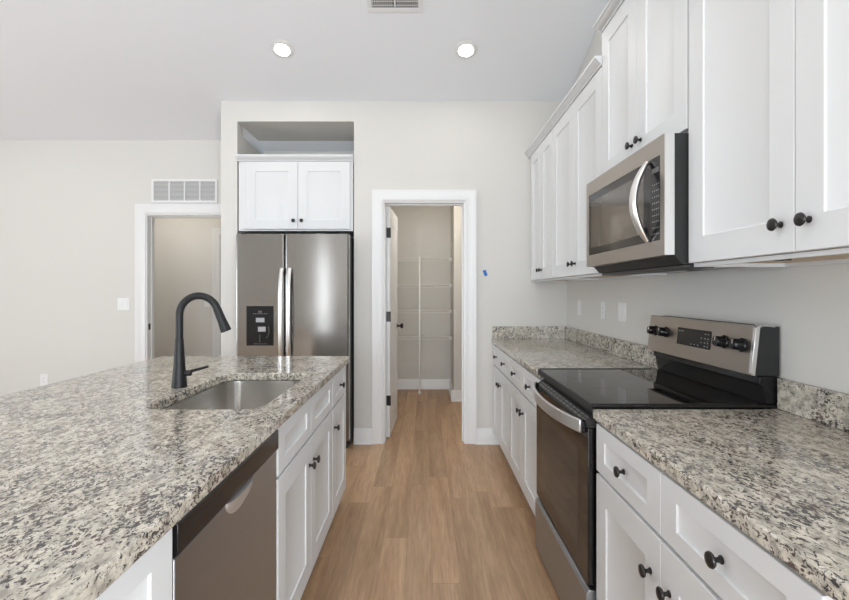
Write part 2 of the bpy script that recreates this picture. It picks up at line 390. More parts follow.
def crown(path, root, sgn=1):
    """mitred crown along a plan path (x, y), z of its foot in third value; offsets to the outer side"""
    P = [Vector(p[:2]) for p in path[0]]; zb = path[1]
    prof = [(-.012, 0), (.003, 0), (.003, .008), (.008, .010), (.022, .026), (.026, .028), (.026, .034), (.034, .037), (.034, .048), (-.012, .048)]
    nrm = []
    for i in range(len(P)):
        ds = []
        if i > 0: ds.append((P[i]-P[i-1]).normalized())
        if i < len(P)-1: ds.append((P[i+1]-P[i]).normalized())
        ns = [Vector((-d.y, d.x))*sgn for d in ds]
        n = sum(ns, Vector((0, 0)));  n = n.normalized(); n = n / max(.3, n.dot(ns[0])); nrm.append(n)
    m = MB(); rings = [[m.bm.verts.new((P[i].x+nrm[i].x*q, P[i].y+nrm[i].y*q, zb+z)) for q, z in prof] for i in range(len(P))]
    k = len(prof)
    for A, B in zip(rings, rings[1:]):
        for i in range(k): m.bm.faces.new([A[i], A[(i+1) % k], B[(i+1) % k], B[i]])
    m.bm.faces.new(rings[0][::-1]); m.bm.faces.new(rings[-1])
    return m.build('crown', M['cab'], root)

CT, CB = .908, .872          # countertop top and underside
DK, DV = .585, .780          # door knob height, drawer knob height
def base_cabinet(label, F, back, y0, y1, fronts, top=True, group=None, name='base_cabinet', toe=True, x=0):
    root = thing(name, label, 'cabinet', (x, (y0+y1)/2, 0), group)
    mids = sorted({f[1] for f in fronts if f[0] == 'door'})[1:]
    carcass(F, y0, y1, .10, CB-.001, back, root, top=top, mids=mids, rails=(.694,))
    m = MB(); m.fbox(F, y0, y1, 0, .0995, -.075, -.06); m.fbox(F, y0, y0+.016, 0, .0995, back, -.075); m.fbox(F, y1-.016, y1, 0, .0995, back, -.075)
    m.build('toe_kick', M['cab'], root)
    for f in fronts:
        kind, a, b = f[:3]; kn = f[3]
        if kind == 'drawer': front('drawer_front', F, a, b, .700, .862, .0005, root, (kn, DV) if kn else None, rl=.045, st=.07)
        else: front('door', F, a, b, .112, .692, .0005, root, (kn, DK) if kn else None)
    return root
# right-hand run. F at the frame front; doors stand .02 proud so their face is at x .60
F = FR(.6085); BK = -(XR-.003-.6085); XC = .9
base_cabinet('white base cabinet with two drawers in the far corner beside the pantry wall', F, BK, 3.272, 4.06,
    [('drawer', 3.275, 3.665, 3.46), ('drawer', 3.665, 4.045, 3.83), ('door', 3.275, 3.665, 3.625), ('door', 3.665, 4.045, 3.705)], x=XC)
base_cabinet('white two-drawer base cabinet against the far side of the range', F, BK, 2.390, 3.270,
    [('drawer', 2.405, 2.84, 2.625), ('drawer', 2.84, 3.268, 3.05), ('door', 2.405, 2.84, 2.80), ('door', 2.84, 3.268, 2.88)], x=XC)
base_cabinet('white base cabinet nearest the camera on the right, with two drawers and two doors', F, BK, .69, 1.612,
    [('drawer', 1.17, 1.610, 1.385), ('drawer', .693, 1.17, .93), ('door', 1.17, 1.610, 1.222), ('door', .693, 1.17, 1.128)], x=XC)
# island run
F = FL(-.5025); IB = -.60; XC = -.8
base_cabinet('narrow white island cabinet with one drawer at the refrigerator end', F, IB, 2.467, 2.900,
    [('drawer', 2.470, 2.885, 2.68), ('door', 2.470, 2.885, 2.515)], x=XC)
base_cabinet('white island sink cabinet with two false drawer fronts and paired doors', F, IB, 1.545, 2.465,
    [('drawer', 1.548, 2.00, None), ('drawer', 2.00, 2.462, None), ('door', 1.548, 2.00, 1.965), ('door', 2.00, 2.462, 2.04)], top=False, name='sink_cabinet', x=XC)
base_cabinet('white island cabinet at the near end beside the dishwasher', F, IB, .34, .903,
    [('drawer', .37, .901, .63), ('door', .37, .901, .42)], x=XC)
enc = thing('island_enclosure', 'white finished boards closing the back and both ends of the island', 'island', (-1.1, 1.6, 0))
MB().box(-1.128, -1.110, .32, 2.925, 0, CB-.001).build('back_board', M['cab'], enc, bevel=.001)
for y in (2.905, .32): MB().prism([(-1.1095, 0), (-.565, 0), (-.565, .10), (-.4895, .10), (-.4895, CB-.001), (-1.1095, CB-.001)], lambda p: (p[0], y, p[1]), lambda p: (p[0], y+.018, p[1])).build('end_board', M['cab'], enc, bevel=.001)

# upper cabinets
def wall_cabinet(label, F, back, y0, y1, z0, z1, doors, x=1.05, loc=None, name='wall_cabinet', bottom='raw'):
    root = thing(name, label, 'cabinet', loc or (x, (y0+y1)/2, z0))
    carcass(F, y0, y1, z0, z1, back, root, mids=sorted({d[0] for d in doors})[1:], bottom_mat=M[bottom])
    for a, b, k in doors: front('door', F, a, b, z0+.012, z1-.004, .0005, root, (k, z0+.085))
    return root
F = FR(.9205); BK = -(XR-.003-.9205)
r = wall_cabinet('white two-door upper cabinet in the far corner, touching the pantry wall', F, BK, 3.300, 4.062, 1.395, 2.462,
    [(3.303, 3.645, 3.610), (3.645, 3.985, 3.680)])
crown(([(.90, 4.062), (.90, 3.300)], 2.463), r, -1)
r = wall_cabinet('white two-door upper cabinet between the corner cabinet and the microwave', F, BK, 2.388, 3.298, 1.395, 2.462,
    [(2.390, 2.842, 2.805), (2.842, 3.295, 2.880)])
crown(([(.90, 3.298), (.90, 2.388)], 2.463), r, -1)
r = wall_cabinet('tall raised white upper cabinet mounted directly over the microwave', F, BK, 1.610, 2.386, 1.858, 2.628,
    [(1.612, 1.996, 1.955), (1.996, 2.384, 2.037)])
crown(([(XR-.004, 2.386), (.90, 2.386), (.90, 1.610), (XR-.004, 1.610)], 2.629), r, -1)
r = wall_cabinet('large white upper cabinet nearest the camera, right of the microwave', F, BK, .690, 1.606, 1.395, 2.462,
    [(1.143, 1.604, 1.187), (.692, 1.143, 1.099)])
crown(([(.90, 1.606), (.90, .690)], 2.463), r, -1)
MB().fbox(F, 1.30, 1.335, 1.398, 1.4065, -.095, -.070).build('mounting_clip', M['cast'], r)
# cabinet over the refrigerator
F = FB(4.065); 
r = wall_cabinet('white two-door cabinet recessed in the niche above the refrigerator', F, -.60, -1.606, -.618, 1.838, 2.438,
    [(-1.540, -1.090, -1.125), (-1.090, -.641, -1.055)], loc=(-1.1, 4.3, 1.838), name='refrigerator_cabinet', bottom='cab')
crown(([(-1.614, 4.052), (-.616, 4.052)], 2.439), r, -1)

# ---------------------------------------------------------------- granite
def ray_rr(cx, cy, hx, hy, r, ang):
    d = Vector((math.cos(ang), math.sin(ang)))
    def sdf(p):
        q = Vector((abs(p.x)-hx+r, abs(p.y)-hy+r)); return min(max(q.x, q.y), 0) + Vector((max(q.x, 0), max(q.y, 0))).length - r
    lo, hi = 0, hx+hy
    for _ in range(40):
        k = (lo+hi)/2
        if sdf(d*k) > 0: hi = k
        else: lo = k
    return Vector((cx + d.x*lo, cy + d.y*lo))
SKX, SKY, SHX, SHY, SR = -.773, 1.972, .205, .358, .070
IX0, IX1, IY0, IY1 = -1.645, -.467, .28, 2.955
m = MB(); angs = [2*math.pi*k/72 for k in range(72)]
for x in (IX0, IX1):
    for y in (IY0, IY1): angs.append(math.atan2(y-SKY, x-SKX) % (2*math.pi))
angs = sorted(set(round(a, 6) for a in angs))
inn = [ray_rr(SKX, SKY, SHX, SHY, SR, a) for a in angs]; out = []
for a in angs:
    c, s_ = math.cos(a), math.sin(a)
    k = min([((IX1 if c > 0 else IX0)-SKX)/c if abs(c) > 1e-9 else 99, ((IY1 if s_ > 0 else IY0)-SKY)/s_ if abs(s_) > 1e-9 else 99])
    out.append(Vector((SKX+c*k, SKY+s_*k)))
n = len(angs); V = {}
for nm, lst in (('i', inn), ('o', out)):
    for z in (CB, CT): V[nm, z] = [m.bm.verts.new((p.x, p.y, z)) for p in lst]
for i in range(n):
    j = (i+1) % n
    m.bm.faces.new([V['i', CT][i], V['o', CT][i], V['o', CT][j], V['i', CT][j]]); m.bm.faces.new([V['i', CB][i], V['i', CB][j], V['o', CB][j], V['o', CB][i]])
    m.bm.faces.new([V['o', CT][i], V['o', CB][i], V['o', CB][j], V['o', CT][j]]); f = m.bm.faces.new([V['i', CT][i], V['i', CT][j], V['i', CB][j], V['i', CB][i]]); f.smooth = True
tag(m.build('island_countertop', M['granite'], bevel=.006, seg=3, loc=(-1, 1.6, CB)), 'speckled granite slab on the island with the sink cut into it', 'countertop')
tag(MB().box(.578, XR-.001, 2.387, YB-.001, CB, CT).build('countertop', M['granite'], bevel=.006, seg=3), 'speckled granite countertop between the range and the pantry wall', 'countertop')
tag(MB().box(.578, XR-.001, .25, 1.617, CB, CT).build('countertop', M['granite'], bevel=.006, seg=3), 'speckled granite countertop in the right foreground, before the range', 'countertop')
BS = 1.014
tag(MB().box(.585, XR-.022, YB-.021, YB-.001, CT+.0005, BS).build('backsplash', M['granite'], bevel=.002), 'short granite backsplash strip on the pantry wall beyond the range', 'backsplash')
tag(MB().box(XR-.021, XR-.001, 2.389, YB-.001, CT+.0005, BS).build('backsplash', M['granite'], bevel=.002), 'granite backsplash strip on the right wall beyond the range', 'backsplash')
tag(MB().box(XR-.021, XR-.001, .25, 1.616, CT+.0005, BS).build('backsplash', M['granite'], bevel=.002), 'granite backsplash strip on the right wall in the foreground', 'backsplash')

# ---------------------------------------------------------------- sink and faucet
m = MB(); rings = []
LV = [(.004, CB-.001, SR), (.005, CB-.03, SR), (.008, CB-.17, SR-.01), (.016, CB-.192, SR-.02), (.035, CB-.202, SR-.03), (.10, CB-.206, .04)]
rim = [m.bm.verts.new((*(ray_rr(SKX, SKY, SHX+.018, SHY+.018, SR, a)), CB-.001)) for a in angs]
rings.append(rim)
for ins, z, r_ in LV: rings.append([m.bm.verts.new((*(ray_rr(SKX, SKY, SHX-ins, SHY-ins, max(r_, .02), a)), z)) for a in angs])
for A, B in zip(rings, rings[1:]):
    for i in range(n): f = m.bm.faces.new([A[i], A[(i+1) % n], B[(i+1) % n], B[i]]); f.smooth = True
m.bm.faces.new(rings[-1])
sk = m.build('sink', M['sink'], loc=(SKX, SKY, CB-.21)); tag(sk, 'stainless steel undermount sink bowl set in the island granite', 'sink')
MB().lathe((SKX, SKY, CB-.2059), (0, 0, 1), [(0, .055), (.003, .055), (.004, .045), (.0015, .040), (.001, .012), (.004, .010), (.005, .001)], 32).build('drain', M['bright'], sk)

FX, FY = -1.035, 1.985
fc = thing('faucet', 'tall matte black gooseneck faucet standing behind the island sink', 'faucet', (FX, FY, CT))
MB().lathe((FX, FY, CT+.0005), (0, 0, 1), [(0, .031), (.004, .031), (.02, .0295), (.10, .0225), (.19, .0170), (.205, .0165), (.207, .015)], 32).build('faucet_body', M['black'], fc)
R_ = .082; cx_, cz_ = FX+R_, 1.212
path = [(FX, FY, CT+.20), (FX, FY, 1.15), (FX, FY, cz_-.02)] + [(cx_-R_*math.cos(a), FY, cz_+R_*math.sin(a)) for a in [math.radians(d) for d in range(0, 163, 9)]]
MB().sweep(path, .0150, up=(0, 1, 0), seg=20).build('spout', M['black'], fc)
e = Vector(path[-1]); d = (e - Vector(path[-2])).normalized()
MB().lathe(e, d, [(-.004, .0162), (.004, .0165), (.05, .0178), (.088, .0212), (.098, .0215), (.100, .019), (.101, .001)], 24).build('spray_head', M['black'], fc)
h = MB(); h.lathe((FX+.024, FY, CT+.060), (1, 0, .0), [(0, .0125), (.022, .0125), (.026, .010), (.027, .001)], 20)
h.sweep([(FX+.040, FY, CT+.062), (FX+.055, FY, CT+.070), (FX+.09, FY, CT+.079), (FX+.122, FY, CT+.088)], [.0075, .0065, .0055, .005], up=(0, 1, 0), seg=12)
h.build('lever', M['black'], fc)

# ---------------------------------------------------------------- dishwasher
dw = thing('dishwasher', 'stainless dishwasher with black control strip built into the island', 'dishwasher', (-.8, 1.25, 0))
D0, D1 = .910, 1.538
F = FL(-.5)
MB().fbox(F, D0, D1, .10, CB-.006, -.58, -.012).build('tub', M['side'], dw)
MB().fbox(F, D0+.01, D1-.01, .005, .098, -.07, -.055).build('toe_panel', M['side'], dw)
MB().fbox(F, D0, D1, .115, .792, -.011, .016).build('door_panel', M['steelx'], dw, bevel=.003)
m = MB(); m.prism([(.795, -.011), (.795, .018), (.799, .023), (.858, .023), (.867, .016), (.867, -.011)], lambda p: F(D0, p[0], p[1]), lambda p: F(D1, p[0], p[1]))
cp = m.build('control_strip', M['blackgloss'], dw, bevel=.002)
MB().fbox(F, D0+.05, D0+.20, .838, .841, .023, .0234).build('indicator_window', M['side'], cp)
# scooped handle: a half-round lip that grows out of the panel under the strip
m = MB(); seg = 18; top = []; mid = []; low = []
for i in range(seg+1):
    a = math.pi*i/seg; u = 1.225 - .085*math.cos(a); s_ = math.sin(a)
    top.append(m.bm.verts.new(F(u, .795, .0165+.018*s_))); mid.append(m.bm.verts.new(F(u, .795-.022*s_, .0165+.015*s_))); low.append(m.bm.verts.new(F(u, .795-.048*s_, .0163)))
for A, B in ((top, mid), (mid, low)):
    for i in range(seg):
        try: f = m.bm.faces.new([A[i], A[i+1], B[i+1], B[i]]); f.smooth = True
        except ValueError: pass
m.bm.faces.new(top)
m.build('pocket_handle', M['satin'], dw)

# ---------------------------------------------------------------- range
rg = thing('range', 'freestanding electric range with black glass cooktop and stainless controls', 'range', (.9, 2.0, 0))
R0, R1 = 1.622, 2.382
F = FR(.588)
MB().fbox(F, R0+.003, R1-.003, .03, .903, -.60, -.013).build('body', M['side'], rg, bevel=.002)
m = MB(); m.box(.580, 1.222, R0, R1, .9085, .921)
ck = m.build('cooktop', M['glass'], rg, bevel=.003)
rimm = MB(); rimm.box(.574, .5795, R0, R1, .896, .9225); rimm.box(.5796, 1.15, R0-.0005, R0+.008, .9212, .9235); rimm.box(.5796, 1.15, R1-.008, R1+.0005, .9212, .9235)
rimm.build('cooktop_trim', M['side'], rg, bevel=.0015)
def ring(cx, cy, r0, r1, z=.9212):
    m = MB(); k = 48
    A = [m.bm.verts.new((cx+r0*math.cos(2*math.pi*i/k), cy+r0*math.sin(2*math.pi*i/k), z)) for i in range(k)]
    B = [m.bm.verts.new((cx+r1*math.cos(2*math.pi*i/k), cy+r1*math.sin(2*math.pi*i/k), z)) for i in range(k)]
    for i in range(k): m.bm.faces.new([A[i], A[(i+1) % k], B[(i+1) % k], B[i]])
    return m
dim = mat('dim_burner_print', (.035, .033, .032), .15)
for cx, cy, r in ((.74, 1.80, .115), (.74, 2.19, .09), (1.0, 1.80, .075), (1.0, 2.19, .10)): ring(cx, cy, r-.0015, r).build('burner_ring', dim, ck)
# oven door
od = MB().fbox(F, R0+.006, R1-.006, .292, .838, .0005, .022).build('oven_door', M['glass'], rg, bevel=.003)
MB().fbox(F, R0+.11, R1-.11, .36, .74, .0221, .0226).build('oven_window', M['oven'], od)
m = MB(); m.prism([(.839, -.012), (.839, .023), (.846, .023), (.868, -.008), (.868, -.012)], lambda p: F(R0+.006, p[0], p[1]), lambda p: F(R1-.006, p[0], p[1]))
vs = m.build('vent_strip', M['side'], rg, bevel=.0015)
m = MB()
sl = frame(F(0, .846, .023), (0, 1, 0), Vector((.031, 0, .022)).normalized(), Vector((-.022, 0, .031)).normalized())
for i in range(14):
    y0 = R0+.055+i*.048
    for k in (0, 1): m.fbox(sl, y0, y0+.036, .008+k*.014, .015+k*.014, -.0005, .0004)
m.build('vent_slots', M['ventgrey'], vs)
hp = []; N_ = 24
for i in range(N_+1):
    t = -1+2*i/N_; hp.append(((.551 - .050*(1-abs(t)**2.2)), (R0+R1)/2 + t*.350, .838))
hb = MB().sweep(hp, .0065, .023, up=(0, 0, 1), rect=True).build('oven_handle', M['bright'], od, bevel=.003)
for y in (R0+.040, R1-.040): MB().box(.5515, .5658, y-.016, y+.016, .817, .859).build('handle_bracket', M['blackgloss'], hb, bevel=.002)
# storage drawer
m = MB(); m.prism([(.032, -.012), (.032, .028), (.262, .028), (.276, .018), (.276, -.012)], lambda p: F(R0+.006, p[0], p[1]), lambda p: F(R1-.006, p[0], p[1]))
m.build('storage_drawer', M['steelx'], rg, bevel=.002)
for x in (.66, 1.16):
    for y in (R0+.05, R1-.05): MB().lathe((x, y, .001), (0, 0, 1), [(0, .018), (.028, .018)], 12).build('foot', M['side'], rg)
# backguard
B = MB(); B.prism([(1.160, 1.018), (1.157, .990), (1.168, .984), (1.180, .9215), (1.226, .9215), (1.226, 1.018)], lambda p: (p[0], R0+.003, p[1]), lambda p: (p[0], R1-.003, p[1]))
bgd = B.build('backguard', M['blackgloss'], rg, bevel=.002)
B = MB(); B.prism([(1.142, 1.020), (1.160, 1.188), (1.226, 1.190), (1.226, 1.020)], lambda p: (p[0], R0+.001, p[1]), lambda p: (p[0], R1-.001, p[1]))
cons = B.build('console_body', M['side'], rg, bevel=.0015)
sl = frame((1.1285, 0, 1.021), (0, 1, 0), Vector((.0185, 0, .169)).normalized(), Vector((-.169, 0, .0185)).normalized())
cf = MB(); cf.prism([(0, -.012), (0, 0), (.172, 0), (.174, -.012), (.174, -.05), (.170, -.05), (.166, -.012)], lambda p: sl(R0+.016, p[0], p[1]), lambda p: sl(R1, p[0], p[1]))
cfp = cf.build('control_panel', M['steelw'], rg, bevel=.0015)
cf = MB(); cf.prism([(0, -.020), (0, -.004), (.006, .001), (.166, .001), (.174, -.006), (.174, -.02)], lambda p: sl(R0+.002, p[0], p[1]), lambda p: sl(R0+.0155, p[0], p[1]))
cf.fbox(sl, R0-.002, R0+.0155, .1745, .178, -.062, -.004)
cf.build('end_cap', M['bright'], rg, bevel=.001)
dp = MB().fbox(sl, 1.868, 2.115, .058, .132, .0002, .0022).build('display', M['blackgloss'], cfp, bevel=.001)
for row in ([(1.885,.118),(1.905,.118),(1.885,.10),(1.905,.10),(1.93,.10)], [(1.885,.082),(1.905,.082),(1.93,.082),(1.885,.068),(1.905,.068)], [(1.95,.068),(1.975,.068),(2.0,.068)], [(2.07,.118),(2.085,.118),(2.1,.118)]):
    m = MB()
    for u, v in row: m.fbox(sl, u-.0035, u+.0035, v-.0015, v+.0015, .0023, .0026)
    m.build('button_row', M['marks'], dp)
for y in (2.315, 2.215, 1.785, 1.685):
    o = sl(y, .100, .0005); ax = sl(y, .1, 1) - sl(y, .1, 0)
    k = MB().lathe(o, ax, [(0, .025), (.004, .025), (.006, .0215), (.034, .0195), (.037, .0175), (.0375, .001)], 28).build('control_knob', M['blackgloss'], cfp)
    MB().fbox(sl, y-.0015, y+.0015, .102, .118, .0378, .0386).build('pointer', M['bright'], k)

# ---------------------------------------------------------------- microwave
mw = thing('microwave', 'stainless over-the-range microwave with curved handle under the raised cabinet', 'microwave', (1.0, 2.0, 1.40))
W0, W1 = 1.610, 2.384
F = FR(.857)
m = MB(); m.prism([(.8575, 1.856), (.8575, 1.436), (.885, 1.405), (1.230, 1.405), (1.230, 1.856)], lambda p: (p[0], W0+.002, p[1]), lambda p: (p[0], W1-.002, p[1]))
m.build('body', M['side'], mw, bevel=.002)
MB().fbox(F, W0-.0012, W0-.0001, 1.438, 1.854, .001, .0345).build('end_trim', M['bright'], mw)
MB().box(.895, 1.0, W0+.01, W1-.01, 1.393, 1.4045).build('underside_plate', M['cast'], mw, bevel=.002)
for y in (W0+.2, W1-.2): MB().box(1.02, 1.16, y-.11, y+.11, 1.401, 1.4045).build('grease_filter', M['greypad'], mw)
m = MB(); z0, z1 = 1.437, 1.855; ga, gb, gc, gd = 1.640, 2.352, 1.492, 1.790
dr = MB().fbox(F, W0, W1, z0, gc, .0005, .035).fbox(F, W0, W1, gd, z1, .0005, .035).fbox(F, W0, ga, gc, gd, .0005, .035).fbox(F, gb, W1, gc, gd, .0005, .035).build('door', M['steelw'], mw)
MB().fbox(F, ga+.0005, gb-.0005, gc+.0005, gd-.0005, .001, .0335).build('window', M['glass'], dr)
MB().fbox(F, 1.765, gb-.03, gc+.035, gd-.035, .0336, .0340).build('window_screen', M['microglass'], dr)
kp = MB().fbox(F, ga+.0005, 1.708, gc+.0005, gd-.0005, .0336, .0345).build('keypad', M['blackgloss'], dr)
m = MB()
for i in range(9):
    for j in range(4): m.fbox(F, 1.650+j*.014, 1.6535+j*.014, 1.515+i*.022, 1.519+i*.022, .0346, .0349)
m.build('keypad_buttons', M['marks'], kp)
MB().fbox(F, 1.650, 1.700, 1.735, 1.752, .0346, .0349).build('clock_display', M['ventgrey'], kp)
hp = []
for i in range(21):
    t = -1+2*i/20; hp.append((.8165 - .052*(1-t*t), 1.722, 1.640+t*.145))
MB().sweep(hp, [.010+.011*(1-abs(-1+2*i/20)**3) for i in range(21)], [.008+.004*(1-abs(-1+2*i/20)**3) for i in range(21)], up=(1, 0, 0), seg=14).build('handle', M['bright'], dr)

# ---------------------------------------------------------------- refrigerator
fr = thing('refrigerator', 'side-by-side stainless refrigerator with dispenser standing in the niche', 'refrigerator', (-1.085, 4.2, 0))
X0, X1, FYF = -1.553, -.622, 3.86
MB().box(X0+.004, X1-.004, 3.935, 4.70, .03, 1.785).build('body', M['side'], fr, bevel=.004)
MB().box(X0+.02, X1-.02, 3.93, 3.98, .005, .075).build('kick_grille', M['side'], fr)
F = FB(3.93)
SEAM = -1.150
def fdoor(a, b):
    m = MB(); r = .018
    pts = [(a, 0), (a, .055)] + [(a+r-r*math.cos(t), .055+.015*math.sin(t)) for t in [math.pi/2*k/5 for k in range(1, 6)]] + [(b-r+r*math.cos(t), .055+.015*math.sin(t)) for t in [math.pi/2*k/5 for k in range(4, -1, -1)]] + [(b, 0)]
    m.prism(pts, lambda p: F(p[0], .085, p[1]), lambda p: F(p[0], 1.788, p[1])); return m
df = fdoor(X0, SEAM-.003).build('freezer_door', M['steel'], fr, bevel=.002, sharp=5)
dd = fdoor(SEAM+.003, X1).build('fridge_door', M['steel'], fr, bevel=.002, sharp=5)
for xc, dpar in ((-1.170, df), (-1.104, dd)):
    pts = []
    for i in range(17):
        t = -1+2*i/16; pts.append((xc + (.006 if xc > -1.15 else -.006)*0, 3.860 - .008 - .048*(1-abs(t)**3.5), 1.115+t*.39))
    MB().sweep(pts, .017, .009, up=(0, 1, 0), seg=14).build('door_handle', M['bright'], dpar)
dsp = MB().fbox(F, -1.462, -1.240, .870, 1.195, .0702, .0735).build('dispenser', M['blackgloss'], df, bevel=.003)
for q in ((-1.383, -1.313, 1.062, 1.098), (-1.366, -1.303, .985, 1.025)): MB().fbox(F, *q, .0736, .0750).build('dispenser_pad', M['greypad'], dsp, bevel=.001)
m = MB().fbox(F, -1.353, -1.34, .90, .96, .0736, .0850); m.fbox(F, -1.40, -1.29, .882, .888, .0736, .083)
m.sweep([F(-1.28, 1.03, .076), F(-1.272, .99, .082), F(-1.278, .95, .084), F(-1.295, .935, .080)], .006, up=(0, 1, 0), seg=8)
m.build('dispenser_lever', M['cast'], dsp)
m = MB()
for i in range(7): m.fbox(F, -1.405+i*.018, -1.397+i*.018, 1.130, 1.1325, .0736, .0740)
for a, b, c, d in ((-1.360, -1.338, 1.152, 1.154), (-1.360, -1.358, 1.138, 1.154), (-1.340, -1.338, 1.138, 1.154), (-1.354, -1.344, 1.137, 1.139)): m.fbox(F, a, b, c, d, .0736, .0740)
m.build('dispenser_print', M['marks'], dsp)
for x in (-1.52, -.70): MB().box(x, x+.05, 3.90, 3.97, 1.789, 1.801).build('hinge_cover', M['side'], fr)

# ---------------------------------------------------------------- pantry door, hall door
def panel_door(n, F, u1, ztop, rects, th=.035):
    """leaf from u=0..u1, front face at n=0, raised panels both sides"""
    m = MB(); m.fbox(F, 0, u1, .012, ztop, -th+.004, -.004)
    us = sorted({0, u1} | {r[0] for r in rects} | {r[1] for r in rects}); vs_ = sorted({.012, ztop} | {r[2] for r in rects} | {r[3] for r in rects})
    for s0, s1 in ((-.004, 0), (-th, -th+.004)):
        for a, b in zip(us, us[1:]):
            for c, d in zip(vs_, vs_[1:]):
                if not any(r[0] <= a and b <= r[1] and r[2] <= c and d <= r[3] for r in rects): m.fbox(F, a, b, c, d, s0, s1)
    for r in rects:
        for s0, s1, sg in ((-.004, -.001, 1), (-th+.004, -th+.001, -1)):
            A = [F(*p, s0) for p in ((r[0]+.02, r[2]+.02), (r[1]-.02, r[2]+.02), (r[1]-.02, r[3]-.02), (r[0]+.02, r[3]-.02))]
            Bv = [F(*p, s1) for p in ((r[0]+.045, r[2]+.045), (r[1]-.045, r[2]+.045), (r[1]-.045, r[3]-.045), (r[0]+.045, r[3]-.045))]
            for i in range(4): m.quad([A[i], A[(i+1) % 4], Bv[(i+1) % 4], Bv[i]])
            m.quad(Bv)
    return struct(m.build('door_%d' % n, M['trim']))
hx, hy = -.309, 4.200; ang = math.radians(2.6)
u = Vector((math.sin(ang), math.cos(ang), 0)); nn = Vector((math.cos(ang), -math.sin(ang), 0))
F = frame((hx, hy, 0), u, (0, 0, 1), nn)
pd = panel_door(1, F, .655, 2.075, [(.11, .545, .20, .88), (.11, .545, 1.02, 1.93)])
DK_ = [(0, .026), (.004, .026), (.007, .012), (.030, .010), (.036, .018), (.044, .026), (.056, .027), (.064, .020), (.067, .004)]
MB().lathe(F(.60, .965, 0), nn, DK_, 24).build('door_knob', M['bronze'], pd)
MB().lathe(F(.60, .965, -.035), -nn, DK_, 24).build('door_knob', M['bronze'], pd)
for z in (.34, 1.09, 1.84):
    m = MB(); m.fbox(F, -.0025, -.0002, z-.045, z+.045, -.034, -.001); m.lathe(F(-.004, z-.046, .003), (0, 0, 1), [(0, .0055), (.092, .0055)], 10)
    m.build('hinge', M['bronze'], pd)
F = FB(6.235)
Fd = frame((-2.682, 6.262, 0), (1, 0, 0), (0, 0, 1), (0, -1, 0))
hd = panel_door(2, Fd, .764, 2.038, [(.11, .654, .20, .88), (.11, .654, 1.02, 1.90)])
MB().lathe(Fd(.70, .965, 0), (0, -1, 0), DK_, 20).build('door_knob', M['bronze'], hd)
tag(MB().box(-2.7018, -2.7005, YL+.02, YL+.052, .94, 1.00).build('strike_plate', M['bronze']), 'small dark strike plate on the left jamb of the hall doorway', 'strike plate')

# ---------------------------------------------------------------- pantry shelves
for z, lb in ((1.74, 'topmost white wire shelf in the pantry'), (1.405, 'second white wire shelf from the top in the pantry'), (1.073, 'third white wire shelf from the top in the pantry'), (.73, 'lowest white wire shelf in the pantry')):
    r = thing('wire_shelf', lb, 'shelf', (-.08, 6.2, z), 'wire pantry shelves')
    xa, xb, ya, yb = -.484, .348, 6.055, 6.343
    m = MB(); nW = 33
    for i in range(nW):
        x = xa+.012+(xb-xa-.024)*i/(nW-1)
        m.sweep([(x, yb, z), (x, ya+.004, z), (x, ya, z-.004), (x, ya, z-.030)], .0018, up=(1, 0, 0), seg=5, cap=False)
    m.build('wires', M['wire'], r)
    m = MB()
    for y, zz, rr in ((ya, z+.002, .0038), (ya-.001, z-.031, .0038), ((ya+yb)/2, z-.004, .003), (yb-.003, z-.004, .003)): m.sweep([(xa, y, zz), (xb, y, zz)], rr, seg=8)
    m.build('rails', M['wire'], r)
    for x0 in (xb-.028, xa): MB().box(x0, x0+.030, ya-.008, ya+.020, z-.036, z+.008).build('end_bracket', M['plastic'], r, bevel=.003)
MB_ = MB(); MB_.box(-.073, -.055, 6.030, 6.044, .001, 1.772)
sp = MB_.build('shelf_pole', M['wire'], bevel=.002); tag(sp, 'white vertical pole clipped to the fronts of the pantry wire shelves', 'pole')
MB().box(-.082, -.046, 6.026, 6.046, .0005, .03).build('foot', M['plastic'], sp, bevel=.002)
for z in (1.74, 1.405, 1.073, .73): MB().box(-.077, -.051, 6.0445, 6.051, z-.02, z+.012).build('clip', M['plastic'], sp)

# ---------------------------------------------------------------- plates, grilles, tape
def plate(name, label, cat, F, u, v, w, h, gangs, kind, group=None):
    o = F(u, v, 0); r = thing(name, label, cat, o, group)
    MB().fbox(F, u-w/2, u+w/2, v-h/2, v+h/2, .0005, .006).build('cover_plate', M['plastic'], r, bevel=.002)
    for g in range(gangs):
        c = u + (g-(gangs-1)/2)*.046
        if kind == 'switch': MB().fbox(F, c-.0165, c+.0165, v-.033, v+.033, .006, .009).build('rocker', M['plastic'], r, bevel=.001)
        else:
            m = MB().fbox(F, c-.0165, c+.0165, v-.033, v+.033, .006, .0075).build('socket', M['plastic'], r, bevel=.001)
            for dv in (-.017, .017): MB().fbox(F, c-.006, c+.006, v+dv-.004, v+dv+.004, .0076, .0078).build('slot', M['marks'], m)
    return r
W = FR(XR)
plate('wall_outlet', 'white wall plate above the backsplash, farthest from the range', 'wall plate', W, 3.73, 1.185, .075, .118, 1, 'outlet')
plate('wall_outlet', 'white wall plate above the backsplash, middle of the three', 'wall plate', W, 3.235, 1.185, .075, .118, 1, 'outlet')
plate('light_switch', 'wide white double switch plate above the backsplash, closest to the range', 'wall plate', W, 2.925, 1.185, .118, .118, 2, 'switch')
W = FB(YL)
plate('light_switch', 'white double switch plate on the left wall beside the hall doorway', 'light switch', W, -2.93, 1.193, .118, .118, 2, 'switch')
plate('wall_outlet', 'low white outlet on the left wall just above the island edge', 'outlet', W, -3.705, .452, .075, .118, 1, 'outlet')
plate('light_switch', 'small white switch plate on the hall wall seen through the left doorway', 'light switch', FB(6.2), -2.87, 1.17, .075, .115, 1, 'switch')
